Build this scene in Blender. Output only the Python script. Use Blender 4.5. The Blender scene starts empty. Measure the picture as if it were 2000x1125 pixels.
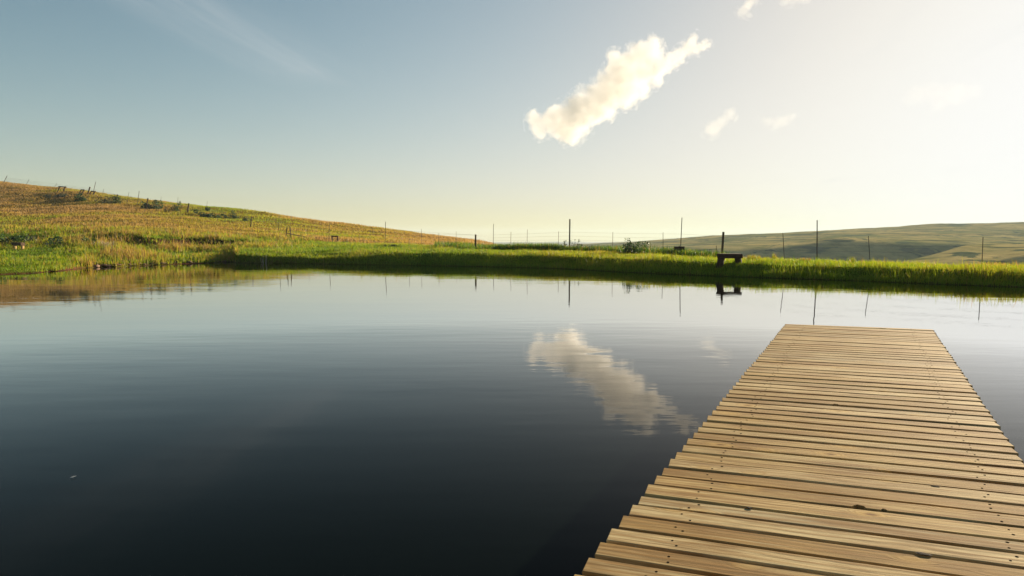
import bpy, bmesh, math, random
import numpy as np
from mathutils import Vector, Matrix, noise as mnoise

R = math.radians
random.seed(7)
rng = np.random.default_rng(11)
sc = bpy.context.scene
COL = sc.collection

# ------------------------------------------------------------------ camera
F = 1300.0                       # focal length in pixels of the 2000 px wide photograph
H = 1.55                         # eye height above the water
DECK = 0.40                      # top of the dock above the water
HOR = 465.0                      # horizon row
PITCH = math.atan((562.5 - HOR) / F)
cam = bpy.data.cameras.new('camera')
cam.sensor_width = 36.0
cam.lens = 36.0 * F / 2000.0
cam.clip_start = 0.05
cam.clip_end = 30000.0
cam_ob = bpy.data.objects.new('camera', cam)
COL.objects.link(cam_ob)
cam_ob.location = (0, 0, H)
cam_ob.rotation_euler = (math.pi / 2 - PITCH, 0, 0)
sc.camera = cam_ob

# ------------------------------------------------------------------ sky and sun
SUN_AZ = 44.0                    # degrees right of the viewing direction
SUN_EL = 12.0
sc.view_settings.view_transform = 'Standard'
sc.view_settings.look = 'None'
sc.view_settings.exposure = 1.65
sc.view_settings.gamma = 1.0
sc.view_settings.use_curve_mapping = False
sc.cycles.volume_bounces = 4
sc.cycles.max_bounces = 12
sc.cycles.use_denoising = True
sc.cycles.sample_clamp_indirect = 6.0
sc.cycles.volume_max_steps = 256
sc.cycles.volume_step_rate = 0.35

world = bpy.data.worlds.new('World')
sc.world = world
world.use_nodes = True
wt = world.node_tree
wt.nodes.clear()


def nd(t, kind, **kw):
    n = t.nodes.new(kind)
    for k, v in kw.items():
        if k.startswith('i_'):
            n.inputs[k[2:].replace('_', ' ')].default_value = v
        else:
            setattr(n, k, v)
    return n


def math_n(t, op, a, b=None, clamp=False):
    n = t.nodes.new('ShaderNodeMath')
    n.operation = op
    n.use_clamp = clamp
    for i, v in enumerate((a, b)):
        if v is None:
            continue
        if isinstance(v, (int, float)):
            n.inputs[i].default_value = v
        else:
            t.links.new(v, n.inputs[i])
    return n.outputs[0]


def mix_c(t, fac, a, b, mode='MIX'):
    n = t.nodes.new('ShaderNodeMix')
    n.data_type = 'RGBA'
    n.blend_type = mode
    n.clamp_factor = True
    for sock, v in ((n.inputs[0], fac), (n.inputs[6], a), (n.inputs[7], b)):
        if isinstance(v, (int, float)):
            sock.default_value = v
        elif isinstance(v, tuple):
            sock.default_value = v if len(v) == 4 else (*v, 1)
        else:
            t.links.new(v, sock)
    return n.outputs[2]


def ramp(t, fac, stops, interp='LINEAR'):
    n = t.nodes.new('ShaderNodeValToRGB')
    n.color_ramp.interpolation = interp
    els = n.color_ramp.elements
    while len(els) < len(stops):
        els.new(0.5)
    for e, (p, c) in zip(els, stops):
        e.position = p
        e.color = (c, c, c, 1) if isinstance(c, (int, float)) else (*c, 1)
    t.links.new(fac, n.inputs[0])
    return n.outputs[0]


def noise_n(t, vec, scale, detail=4.0, rough=0.55, dist=0.0):
    n = t.nodes.new('ShaderNodeTexNoise')
    n.inputs['Scale'].default_value = scale
    n.inputs['Detail'].default_value = detail
    n.inputs['Roughness'].default_value = rough
    n.inputs['Distortion'].default_value = dist
    if vec is not None:
        t.links.new(vec, n.inputs['Vector'])
    return n.outputs[0]


def mapping(t, vec, scale=(1, 1, 1), rot=(0, 0, 0), loc=(0, 0, 0)):
    n = t.nodes.new('ShaderNodeMapping')
    n.inputs['Scale'].default_value = scale
    n.inputs['Rotation'].default_value = rot
    n.inputs['Location'].default_value = loc
    t.links.new(vec, n.inputs['Vector'])
    return n.outputs[0]


sky = nd(wt, 'ShaderNodeTexSky', sky_type='NISHITA', sun_disc=False,
         sun_elevation=R(SUN_EL), sun_rotation=R(SUN_AZ),
         altitude=1900.0, air_density=1.0, dust_density=5.0, ozone_density=1.0)
# thin cirrus high on the left: streaks on a plane far overhead
tc = nd(wt, 'ShaderNodeTexCoord')
sep = nd(wt, 'ShaderNodeSeparateXYZ')
wt.links.new(tc.outputs['Generated'], sep.inputs[0])
zz = math_n(wt, 'MAXIMUM', sep.outputs[2], 0.02)
comb = nd(wt, 'ShaderNodeCombineXYZ')
wt.links.new(math_n(wt, 'DIVIDE', sep.outputs[0], zz), comb.inputs[0])
wt.links.new(math_n(wt, 'DIVIDE', sep.outputs[1], zz), comb.inputs[1])


def vmath(t, op, a, b):
    n = t.nodes.new('ShaderNodeVectorMath')
    n.operation = op
    for i, v in enumerate((a, b)):
        if isinstance(v, tuple):
            n.inputs[i].default_value = v
        else:
            t.links.new(v, n.inputs[i])
    return n.outputs['Value'] if op == 'DOT_PRODUCT' else n.outputs[0]


# tone curve on the sky colour: contrast and a soft shoulder towards the sun, the same for every direction
SKY_OUT = 3.25
low = vmath(wt, 'MULTIPLY', sky.outputs[0], (0.1, 0.1, 0.1))
lum = vmath(wt, 'DOT_PRODUCT', low, (0.2126, 0.7152, 0.0722))
lumc = nd(wt, 'ShaderNodeCombineXYZ')
for i in range(3):
    wt.links.new(lum, lumc.inputs[i])
satv = vmath(wt, 'ADD', vmath(wt, 'MULTIPLY', low, (1.167, 1.167, 1.167)), vmath(wt, 'MULTIPLY', lumc.outputs[0], (-0.167, -0.167, -0.167)))
satv = vmath(wt, 'MAXIMUM', satv, (1e-4, 1e-4, 1e-4))
gam = nd(wt, 'ShaderNodeGamma')
gam.inputs['Gamma'].default_value = 1.507
wt.links.new(satv, gam.inputs[0])
x_ = vmath(wt, 'MULTIPLY', gam.outputs[0], (math.exp(1.735), math.exp(1.575), math.exp(1.215)))
graded = vmath(wt, 'DIVIDE', x_, vmath(wt, 'ADD', vmath(wt, 'MULTIPLY', x_, (1.02, 1.01, 0.972)), (1.0, 1.0, 1.0)))
graded = vmath(wt, 'MULTIPLY', graded, (SKY_OUT, SKY_OUT, SKY_OUT))
bg = nd(wt, 'ShaderNodeBackground')
bg.inputs['Strength'].default_value = 0.10
wo = nd(wt, 'ShaderNodeOutputWorld')
CIRRUS = True
if CIRRUS:
    # streak axis: the photograph's streak runs from overhead-left down to mid-left
    rotv = mapping(wt, comb.outputs[0], rot=(0, 0, R(7.5)))
    st = mapping(wt, rotv, scale=(3.2, 0.40, 1))
    n1 = noise_n(wt, st, 1.3, 7, 0.62, 0.6)
    wide = mapping(wt, comb.outputs[0], scale=(0.35, 0.35, 1), loc=(1.3, 0.4, 0))
    n2 = noise_n(wt, wide, 1.0, 2, 0.5)
    # distance to the streak's line in the cirrus plane
    s2 = nd(wt, 'ShaderNodeSeparateXYZ')
    wt.links.new(comb.outputs[0], s2.inputs[0])
    ax = math_n(wt, 'ADD', s2.outputs[0], 1.36)
    off = math_n(wt, 'SUBTRACT', ax, math_n(wt, 'MULTIPLY', math_n(wt, 'SUBTRACT', s2.outputs[1], 3.5), 0.13))
    band = math_n(wt, 'POWER', 2.718, math_n(wt, 'MULTIPLY', math_n(wt, 'POWER', math_n(wt, 'ABSOLUTE', math_n(wt, 'DIVIDE', off, 0.27)), 2.5), -1.0))
    end = ramp(wt, math_n(wt, 'DIVIDE', s2.outputs[1], 6.0), [(0.2, 0.45), (0.40, 0.7), (0.68, 1.0), (0.76, 0.0)])
    m = math_n(wt, 'MULTIPLY', band, ramp(wt, n1, [(0.30, 0.0), (0.80, 1.0)]))
    m = math_n(wt, 'MULTIPLY', m, end)
    m2 = math_n(wt, 'MULTIPLY', ramp(wt, n1, [(0.5, 0.0), (0.8, 1.0)]), ramp(wt, n2, [(0.5, 0.0), (0.75, 0.25)]))
    m = math_n(wt, 'ADD', math_n(wt, 'MULTIPLY', m, 0.46), m2, True)
    skyc = mix_c(wt, m, graded, tuple(SKY_OUT * v for v in (0.62, 0.66, 0.67)))
    wt.links.new(skyc, bg.inputs[0])
else:
    wt.links.new(graded, bg.inputs[0])
wt.links.new(bg.outputs[0], wo.inputs[0])

sun = bpy.data.lights.new('sun', 'SUN')
sun.energy = 5.0
sun.angle = R(0.5)
sun.color = (1.0, 0.83, 0.60)
sun_ob = bpy.data.objects.new('sun', sun)
COL.objects.link(sun_ob)
az, el = R(SUN_AZ), R(SUN_EL)
SDIR = Vector((math.sin(az) * math.cos(el), math.cos(az) * math.cos(el), math.sin(el)))
sun_ob.rotation_euler = SDIR.to_track_quat('Z', 'Y').to_euler()
sun_ob.location = SDIR * 60


# ------------------------------------------------------------------ helpers
def ray(px, py):
    u = (px - 1000.0) / F
    v = (562.5 - py) / F
    cp, sp = math.cos(PITCH), math.sin(PITCH)
    return Vector((u, v * sp + cp, v * cp - sp))


def at(px, py, Y):
    """World point seen at a pixel of the photograph, Y metres ahead."""
    d = ray(px, py)
    return Vector((0, 0, H)) + d * (Y / d.y)


def on_plane(px, py, z):
    d = ray(px, py)
    return Vector((0, 0, H)) + d * ((z - H) / d.z)


def project(p):
    cp, sp = math.cos(PITCH), math.sin(PITCH)
    q = Vector(p) - Vector((0, 0, H))
    fz = q.y * cp - q.z * sp
    return 1000 + F * q.x / fz, 562.5 - F * (q.y * sp + q.z * cp) / fz


def set_props(o, label=None, cat=None, group=None, kind=None):
    if label:
        o['label'] = label
    if cat:
        o['category'] = cat
    if group:
        o['group'] = group
    if kind:
        o['kind'] = kind
    return o


def empty(name, loc, label, cat, group=None, rotz=0.0):
    o = bpy.data.objects.new(name, None)
    o.empty_display_size = 0.2
    o.location = loc
    o.rotation_euler = (0, 0, rotz)
    COL.objects.link(o)
    return set_props(o, label, cat, group)


def link_mesh(name, me, mat, parent=None):
    o = bpy.data.objects.new(name, me)
    if mat:
        me.materials.append(mat)
    COL.objects.link(o)
    if parent:
        o.parent = parent
    return o


def from_bm(name, bm, mat, parent=None, smooth=False):
    me = bpy.data.meshes.new(name)
    bm.to_mesh(me)
    bm.free()
    if smooth:
        for p in me.polygons:
            p.use_smooth = True
    return link_mesh(name, me, mat, parent)


def np_mesh(name, verts, faces_tri=None, faces_quad=None, attrs=None, smooth=False):
    """Fast mesh from numpy arrays of triangles and quads."""
    me = bpy.data.meshes.new(name)
    loops, starts, totals = [], [], []
    pos = 0
    for f, n in ((faces_tri, 3), (faces_quad, 4)):
        if f is None or len(f) == 0:
            continue
        loops.append(f.reshape(-1))
        starts.append(np.arange(len(f)) * n + pos)
        totals.append(np.full(len(f), n))
        pos += len(f) * n
    loops = np.concatenate(loops).astype(np.int32)
    starts = np.concatenate(starts).astype(np.int32)
    me.vertices.add(len(verts))
    me.vertices.foreach_set('co', verts.astype(np.float32).reshape(-1))
    me.loops.add(len(loops))
    me.loops.foreach_set('vertex_index', loops)
    me.polygons.add(len(starts))
    me.polygons.foreach_set('loop_start', starts)
    if smooth:
        me.polygons.foreach_set('use_smooth', np.ones(len(starts), dtype=bool))
    me.update(calc_edges=True)
    for k, v in (attrs or {}).items():
        a = me.attributes.new(k, 'FLOAT', 'POINT')
        a.data.foreach_set('value', v.astype(np.float32))
    me.validate()
    return me


def new_mat(name):
    m = bpy.data.materials.new(name)
    m.use_nodes = True
    t = m.node_tree
    b = t.nodes['Principled BSDF']
    return m, t, b


def tube(bm, a, b, ra, rb, seg=8, caps=True, bend=0.0):
    a, b = Vector(a), Vector(b)
    d = (b - a)
    q = d.to_track_quat('Z', 'Y')
    rings = []
    steps = 4 if bend else 1
    for i in range(steps + 1):
        f = i / steps
        c = a.lerp(b, f) + q @ Vector((math.sin(f * math.pi) * bend, 0, 0))
        r = ra + (rb - ra) * f
        rings.append([bm.verts.new(c + q @ Vector((r * math.cos(2 * math.pi * k / seg), r * math.sin(2 * math.pi * k / seg), 0))) for k in range(seg)])
    for i in range(steps):
        for k in range(seg):
            bm.faces.new((rings[i][k], rings[i][(k + 1) % seg], rings[i + 1][(k + 1) % seg], rings[i + 1][k]))
    if caps:
        bm.faces.new(rings[-1])
        bm.faces.new(rings[0][::-1])


def box(bm, c, s, rot=None, jit=0.0, rnd=random):
    c = Vector(c)
    vs = []
    for dx in (-1, 1):
        for dy in (-1, 1):
            for dz in (-1, 1):
                p = Vector((dx * s[0] / 2, dy * s[1] / 2, dz * s[2] / 2))
                p += Vector((rnd.uniform(-jit, jit), rnd.uniform(-jit, jit), rnd.uniform(-jit, jit)))
                if rot:
                    p = rot @ p
                vs.append(bm.verts.new(c + p))
    for f in ((0, 1, 3, 2), (4, 6, 7, 5), (0, 4, 5, 1), (2, 3, 7, 6), (0, 2, 6, 4), (1, 5, 7, 3)):
        bm.faces.new([vs[i] for i in f])


# ------------------------------------------------------------------ materials
def mat_simple(name, c1, c2, scale=6.0, rough=0.85, stretch=(1, 1, 1), bump=0.3):
    m, t, b = new_mat(name)
    co = nd(t, 'ShaderNodeTexCoord').outputs['Object']
    n = noise_n(t, mapping(t, co, scale=stretch), scale, 6, 0.6)
    t.links.new(mix_c(t, ramp(t, n, [(0.3, 0.0), (0.7, 1.0)]), c1, c2), b.inputs['Base Color'])
    b.inputs['Roughness'].default_value = rough
    b.inputs['Specular IOR Level'].default_value = 0.1
    bp = nd(t, 'ShaderNodeBump')
    bp.inputs['Strength'].default_value = bump
    bp.inputs['Distance'].default_value = 0.01
    t.links.new(n, bp.inputs['Height'])
    t.links.new(bp.outputs[0], b.inputs['Normal'])
    return m


MAT_POST = mat_simple('weathered_post_wood', (0.055, 0.036, 0.024), (0.13, 0.09, 0.06), 9, 0.9, (1, 1, 0.15))
MAT_STEEL = mat_simple('rusty_steel', (0.05, 0.035, 0.028), (0.10, 0.075, 0.06), 30, 0.7)
MAT_WIRE = mat_simple('galvanised_wire', (0.18, 0.17, 0.16), (0.25, 0.24, 0.22), 30, 0.5)
MAT_SLEEPER = mat_simple('old_sleeper_timber', (0.03, 0.019, 0.014), (0.075, 0.045, 0.03), 12, 0.9, (0.2, 1, 1), 0.6)
MAT_PALELEG = mat_simple('pale_cut_timber', (0.30, 0.19, 0.08), (0.40, 0.28, 0.13), 9, 0.85, (1, 1, 0.2))
MAT_STONE = mat_simple('bank_stone', (0.09, 0.055, 0.035), (0.26, 0.17, 0.11), 7, 0.9)
MAT_DRYTWIG = mat_simple('bleached_twigs', (0.34, 0.30, 0.24), (0.5, 0.46, 0.38), 20, 0.9)
MAT_BEAM = mat_simple('dock_beam_wood', (0.10, 0.065, 0.035), (0.17, 0.115, 0.06), 8, 0.85, (1, 0.1, 1))
MAT_SCREW = mat_simple('screw_steel', (0.008, 0.006, 0.005), (0.025, 0.017, 0.012), 60, 1.0)
MAT_SCREW.node_tree.nodes['Principled BSDF'].inputs['Specular IOR Level'].default_value = 0.0
MAT_DARK = mat_simple('dark_bark', (0.012, 0.008, 0.006), (0.03, 0.02, 0.013), 80, 0.95)
MAT_FEATHER = mat_simple('white_feather', (0.75, 0.75, 0.72), (0.85, 0.85, 0.82), 30, 0.8)


def mat_blade(name, stops, transl=0.45, rough=0.55):
    """Grass or leaves coloured by the per-blade attribute 'tint'."""
    m, t, b = new_mat(name)
    a = nd(t, 'ShaderNodeAttribute', attribute_name='tint')
    n = t.nodes.new('ShaderNodeValToRGB')
    els = n.color_ramp.elements
    while len(els) < len(stops):
        els.new(0.5)
    for e, (p, c) in zip(els, stops):
        e.position = p
        e.color = (*c, 1)
    t.links.new(a.outputs['Fac'], n.inputs[0])
    t.links.new(n.outputs[0], b.inputs['Base Color'])
    b.inputs['Roughness'].default_value = rough
    b.inputs['Specular IOR Level'].default_value = 0.2
    tr = nd(t, 'ShaderNodeBsdfTranslucent')
    t.links.new(n.outputs[0], tr.inputs[0])
    mx = nd(t, 'ShaderNodeMixShader')
    mx.inputs[0].default_value = transl
    t.links.new(b.outputs[0], mx.inputs[1])
    t.links.new(tr.outputs[0], mx.inputs[2])
    t.links.new(mx.outputs[0], t.nodes['Material Output'].inputs[0])
    return m


# tint: 0 dark green .. 0.5 fresh green .. 0.75 yellow green .. 1 straw
GRASS_STOPS = [(0.0, (0.022, 0.055, 0.006)), (0.3, (0.075, 0.15, 0.010)), (0.5, (0.15, 0.23, 0.010)),
               (0.68, (0.27, 0.26, 0.014)), (0.82, (0.30, 0.195, 0.036)), (1.0, (0.31, 0.19, 0.06))]
MAT_GRASS = mat_blade('grass_blades', GRASS_STOPS, 0.58)
MAT_LEAF = mat_blade('bush_leaves', [(0.0, (0.012, 0.03, 0.01)), (0.5, (0.035, 0.075, 0.02)), (1.0, (0.09, 0.13, 0.035))], 0.35)
MAT_LEAF_GREY = mat_blade('grey_bush_leaves', [(0.0, (0.04, 0.05, 0.025)), (0.5, (0.10, 0.11, 0.05)), (1.0, (0.22, 0.21, 0.12))], 0.3)

# ------------------------------------------------------------------ terrain: the basin of the pond, its banks and the grassy hill
# Every column is one bearing from the dock: shore line, bank foot, bank top, lawn, cut bank, hillside, ridge.
COLS = {
    -500: [(551, None), (545, 24.0), (528, 28), (510, 34), (490, 44), (462, 55), (432, 76), (385, 120), (325, 190)],
    -200: [(543, None), (538, 26.3), (520, 31), (505, 37), (486, 48), (462, 57), (436, 77), (393, 118), (342, 180)],
    0: [(537, None), (532, 28.3), (515, 33), (500, 40), (483, 50), (460, 58), (440, 78), (402, 115), (357, 170)],
    110: [(530, None), (524, 31.6), (510, 35), (497, 41), (478, 50), (458, 58), (438, 76), (404, 112), (369, 160)],
    170: [(524, None), (515, 34.6), (508, 37), (497, 42), (477, 50), (458, 57.5), (437, 75), (406, 108), (376, 152)],
    300: [(518, None), (511, 38.9), (502, 42), (492, 46), (481, 50), (464, 51.3), (441, 72), (416, 105), (393, 140)],
    400: [(514, None), (508, 41.8), (500, 45), (491, 49), (480, 53), (466, 54.2), (447, 74), (424, 102), (403.5, 134)],
    452: [(512, None), (507, 43.6), (499, 46.5), (490, 50), (480, 53.5), (468, 54.6), (451, 75), (430, 100), (410, 130)],
    464: [(513.5, None), (497, 41.9), (492.5, 43.5), (488, 48), (479.5, 53.5), (469, 54.6), (452, 75), (431, 99), (411.5, 130)],
    560: [(514, None), (498, 41.5), (493, 43.5), (486, 48), (477.5, 54), (470, 57), (456, 78), (439, 100), (423, 125)],
    700: [(517, None), (502, 39.3), (493, 41.5), (487, 44), (479, 52), (475.5, 60), (462, 85), (452, 105), (442, 125)],
    850: [(519, None), (505, 37.9), (495, 39.5), (488, 42), (484, 47), (482, 55), (475, 80), (468, 100), (461.5, 120)],
    960: [(521, None), (508, 36.4), (498, 38), (490.5, 40.5), (488.5, 45), (489, 52), (484, 80), (480, 100), (476.5, 115)],
    1100: [(525, None), (511, 34), (501, 35.5), (493, 38.5), (491, 43), ('z', 52, -0.2), ('z', 80, -3), ('z', 120, -8), ('z', 200, -16)],
    1250: [(533, None), (518, 30), (507, 31.4), (499, 34), (497.5, 38.5), ('z', 45, 0.0), ('z', 70, -4), ('z', 120, -12), ('z', 200, -20)],
    1450: [(541, None), (525, 26.9), (516, 28), (509, 31), (508.5, 34), ('z', 40, -0.3), ('z', 65, -5), ('z', 115, -13), ('z', 200, -20)],
    1700: [(550, None), (534, 24), (523, 25), (515.5, 27.5), (516, 30), ('z', 36, -0.4), ('z', 60, -5), ('z', 110, -13), ('z', 200, -20)],
    2000: [(562, None), (545, 21.1), (532, 22), (523.5, 24.3), (524.5, 26.6), ('z', 32, -0.4), ('z', 56, -5), ('z', 105, -13), ('z', 200, -20)],
    2700: [(592, None), (574, 16.0), (558, 16.9), (547, 18.6), (548, 20.5), ('z', 25, -0.4), ('z', 50, -5), ('z', 100, -13), ('z', 200, -20)],
}
NK = 13
ctrl = []                       # (theta, [(r, z) * NK])
for px in sorted(COLS):
    th = math.atan2(px - 1000.0, F)
    row = []
    wl = COLS[px][0][0]
    for k, c in enumerate(COLS[px]):
        if k == 1 and px >= 464:
            fl = np.interp(px, [464, 700, 1000], [0.85, 0.65, 0.42])
            c = (wl - fl * (wl - c[0]), c[1] + 0.12)
        if c[0] == 'z':
            x = (px - 1000.0) / F * c[1]
            row.append((math.hypot(x, c[1]), c[2]))
            continue
        p = on_plane(px, c[0], 0.0) if c[1] is None else at(px, c[0], c[1])
        row.append((math.hypot(p.x, p.y), p.z))
    r1 = row[0][0]
    row = [(max(r1 - 7, 0.2), -1.6), (r1 - 0.6, -0.32)] + row
    zl, rl = row[-1][1], row[-1][0]
    row.append((rl + 90, zl - 6 if px < 1000 else -22.0))
    row.append((rl + 330, min(-18.0, zl - 30)))
    ctrl.append((th, row))
for th, r1, zc in ((-75, 22, 1.0), (-110, 14, 0.8), (-150, 5, 0.6), (180, 2.6, 0.5), (150, 4, 0.5), (110, 9, 0.5), (78, 13, 0.6)):
    row = [(max(r1 - 7, 0.2), -1.6), (r1 - 0.6, -0.32), (r1, 0.0), (r1 + 0.4, 0.15), (r1 + 1, zc * .6), (r1 + 3, zc), (r1 + 8, zc),
           (r1 + 16, zc * 1.1), (r1 + 35, zc * 1.5), (r1 + 70, zc * 1.5), (r1 + 130, zc), (r1 + 220, -4), (r1 + 460, -18)]
    if th < 0:
        row[8:] = [(r1 + 40, 4), (r1 + 90, 9), (r1 + 160, 18), (r1 + 260, 14), (r1 + 480, -14)]
    ctrl.append((R(th), row))
ctrl.sort()
T0 = np.array([c[0] for c in ctrl])
CR = np.array([[p[0] for p in c[1]] for c in ctrl])
CZ = np.array([[p[1] for p in c[1]] for c in ctrl])
# wrap around
T0 = np.concatenate(([T0[-1] - 2 * math.pi], T0, [T0[0] + 2 * math.pi]))
CR = np.vstack((CR[-1:], CR, CR[:1]))
CZ = np.vstack((CZ[-1:], CZ, CZ[:1]))


def pchip(x, xs, ys):
    """Monotone cubic interpolation along axis 0."""
    h = np.diff(xs)[:, None]
    d = np.diff(ys, axis=0) / h
    m = np.zeros_like(ys)
    m[0], m[-1] = d[0], d[-1]
    a, b = d[:-1], d[1:]
    w1, w2 = 2 * h[1:] + h[:-1], h[1:] + 2 * h[:-1]
    same = a * b > 0
    with np.errstate(divide='ignore', invalid='ignore'):
        hm = (w1 + w2) / (w1 / a + w2 / b)
    m[1:-1] = np.where(same, hm, 0)
    i = np.clip(np.searchsorted(xs, x) - 1, 0, len(xs) - 2)
    hh = h[i]
    t = ((x - xs[i])[:, None]) / hh
    return ((2 * t**3 - 3 * t**2 + 1) * ys[i] + (t**3 - 2 * t**2 + t) * hh * m[i]
            + (-2 * t**3 + 3 * t**2) * ys[i + 1] + (t**3 - t**2) * hh * m[i + 1])


# value noise in numpy
_perm = rng.random((64, 64))


def vnoise(x, y, seed=0):
    x = np.asarray(x) + seed * 17.3
    y = np.asarray(y) + seed * 9.1
    xi, yi = np.floor(x).astype(int), np.floor(y).astype(int)
    fx, fy = x - xi, y - yi
    fx, fy = fx * fx * (3 - 2 * fx), fy * fy * (3 - 2 * fy)
    g = lambda a, b: _perm[a % 64, b % 64]
    return ((g(xi, yi) * (1 - fx) + g(xi + 1, yi) * fx) * (1 - fy) + (g(xi, yi + 1) * (1 - fx) + g(xi + 1, yi + 1) * fx) * fy) - 0.5


def fbm(x, y, seed=0, oct=4):
    v, a = 0, 1.0
    for o in range(oct):
        v = v + a * vnoise(x * 2**o, y * 2**o, seed + o)
        a *= 0.5
    return v


def px_to_th(px):
    return math.atan2(px - 1000.0, F)


SUB = [2, 3, 4, 5, 8, 14, 8, 26, 20, 18, 4, 3]      # rows between controls
svals = [0.0]
for k, n in enumerate(SUB):
    svals += [k + (j + 1) / n for j in range(n)]
svals = np.array(svals)
ths = np.concatenate((np.linspace(-math.pi, R(-44), 40, endpoint=False),
                      np.linspace(R(-44), R(44), 760, endpoint=False),
                      np.linspace(R(44), math.pi, 40)))


def terrain_rz(th, s):
    """(r, z) of the ground for arrays of bearing and profile parameter."""
    th, s = np.atleast_1d(th).astype(float), np.atleast_1d(s).astype(float)
    r = pchip(th, T0, CR)
    z = pchip(th, T0, CZ)
    k = np.clip(s.astype(int), 0, NK - 2)
    f = s - k
    ii = np.arange(len(th))
    # softened steps in z so the profile has no hard creases on the hill
    rr = r[ii, k] * (1 - f) + r[ii, k + 1] * f
    km, kp = np.clip(k - 1, 0, NK - 1), np.clip(k + 2, 0, NK - 1)
    z0, z1, z2, z3 = z[ii, km], z[ii, k], z[ii, k + 1], z[ii, kp]
    r0, r1, r2, r3 = r[ii, km], r[ii, k], r[ii, k + 1], r[ii, kp]
    m1 = (z2 - z0) / np.maximum(r2 - r0, 1e-3) * (r2 - r1)
    m2 = (z3 - z1) / np.maximum(r3 - r1, 1e-3) * (r2 - r1)
    zl = z1 * (1 - f) + z2 * f
    zh = (2 * f**3 - 3 * f**2 + 1) * z1 + (f**3 - 2 * f**2 + f) * m1 + (-2 * f**3 + 3 * f**2) * z2 + (f**3 - f**2) * m2
    w = np.where(k >= 8, 1.0, 0.0)
    zz = zl * (1 - w) + zh * w
    x, y = rr * np.sin(th), rr * np.cos(th)
    land = np.clip((s - 2.0) / 0.6, 0, 1)
    amp = np.interp(s, [2, 3, 5, 6.5, 8, 10, 11, 12], [0.05, 0.12, 0.12, 0.16, 0.2, 0.45, 1.5, 3])
    amp = amp * np.interp(th, [px_to_th(700), px_to_th(1000)], [1.0, 0.5])
    zz = zz + land * amp * fbm(x / 5.0, y / 5.0, 3, 4)
    # uneven shore line
    rr = rr + np.interp(s, [1, 2, 3.5, 5], [0.9, 0.9, 0.6, 0]) * fbm(x / 1.9, y / 1.9, 8, 4) * np.interp(th, [px_to_th(440), px_to_th(470)], [1.5, 0.55])
    return rr, zz


TH, SS = np.meshgrid(ths, svals, indexing='ij')
rr, zz = terrain_rz(TH.ravel(), SS.ravel())
GX, GY = rr * np.sin(TH.ravel()), rr * np.cos(TH.ravel())
nth, ns = len(ths), len(svals)
verts = np.stack((GX, GY, zz), 1)
idx = np.arange(nth * ns).reshape(nth, ns)
quads = np.stack((idx[:-1, :-1], idx[:-1, 1:], idx[1:, 1:], idx[1:, :-1]), -1).reshape(-1, 4)[:, ::-1]


def lush_soil(th, s, x, y):
    pxs = 1000 + F * np.tan(np.clip(th, -1.4, 1.4))
    n = fbm(x / 6.0, y / 6.0, 21, 4)
    top = np.interp(pxs, [0, 150, 300, 560, 700, 900, 1000], [7.0, 6.9, 7.35, 7.25, 6.75, 6.9, 8.5])
    lush = np.clip((top - s) / 0.35 + n * 1.1 + 0.3, 0, 1)
    cut = np.exp(-((s - 6.55) / 0.42) ** 2) * np.interp(pxs, [130, 250, 330, 470, 600, 640], [0, .5, 1, 1, .7, 0])
    edge = np.exp(-((s - 2.2) / 0.55) ** 2) * np.interp(pxs, [0, 60, 160, 320, 440, 470], [.8, .7, 1, 1, .5, .4])
    soil = np.clip(np.maximum(cut, edge) * (1.2 + 1.4 * n), 0, 1)
    return lush, soil


lush, soil = lush_soil(TH.ravel(), SS.ravel(), GX, GY)
me = np_mesh('ground', verts, None, quads, {'lush': lush, 'soil': soil}, smooth=True)
m, t, b = new_mat('ground_turf')
pos = nd(t, 'ShaderNodeNewGeometry').outputs['Position']
al = nd(t, 'ShaderNodeAttribute', attribute_name='lush').outputs['Fac']
aso = nd(t, 'ShaderNodeAttribute', attribute_name='soil').outputs['Fac']
nf = noise_n(t, pos, 3.0, 8, 0.65)
nl = noise_n(t, mapping(t, pos, scale=(0.11, 0.05, 0.2)), 1.0, 5, 0.6)
dry = mix_c(t, ramp(t, nl, [(0.35, 0.0), (0.65, 1.0)]), (0.26, 0.14, 0.034), (0.15, 0.115, 0.02))
green = mix_c(t, ramp(t, nl, [(0.3, 0.0), (0.7, 1.0)]), (0.06, 0.11, 0.008), (0.14, 0.16, 0.012))
c = mix_c(t, al, dry, green)
c = mix_c(t, ramp(t, nf, [(0.35, 0.0), (0.75, 0.55)]), c, (0.03, 0.03, 0.008))
earth = mix_c(t, ramp(t, noise_n(t, pos, 1.3, 6, 0.7), [(0.35, 0.0), (0.65, 1.0)]), (0.022, 0.014, 0.009), (0.10, 0.045, 0.022))
c = mix_c(t, aso, c, earth)
t.links.new(c, b.inputs['Base Color'])
b.inputs['Roughness'].default_value = 0.95
b.inputs['Specular IOR Level'].default_value = 0.0
bp = nd(t, 'ShaderNodeBump')
bp.inputs['Strength'].default_value = 0.8
bp.inputs['Distance'].default_value = 0.12
t.links.new(nf, bp.inputs['Height'])
t.links.new(bp.outputs[0], b.inputs['Normal'])
GROUND_MAT = m
ground = link_mesh('ground', me, m)
set_props(ground, 'grassy earth around the pond rising to a dry golden hill on the left', None, None, 'structure')


def ground_at(px, py, smin=2.2, smax=10.0):
    """Point of the ground first seen at a pixel of the photograph."""
    th = px_to_th(px)
    s = np.linspace(smin, smax, 1200)
    r, z = terrain_rz(np.full(1200, th), s)
    q = [project((r[i] * math.sin(th), r[i] * math.cos(th), z[i]))[1] for i in range(1200)]
    for i in range(1200):
        if q[i] <= py:
            break
    else:
        i = int(np.argmin(q))
    return Vector((r[i] * math.sin(th), r[i] * math.cos(th), z[i]))


_gz_r = rr.reshape(nth, ns)
_gz_z = zz.reshape(nth, ns)


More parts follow.
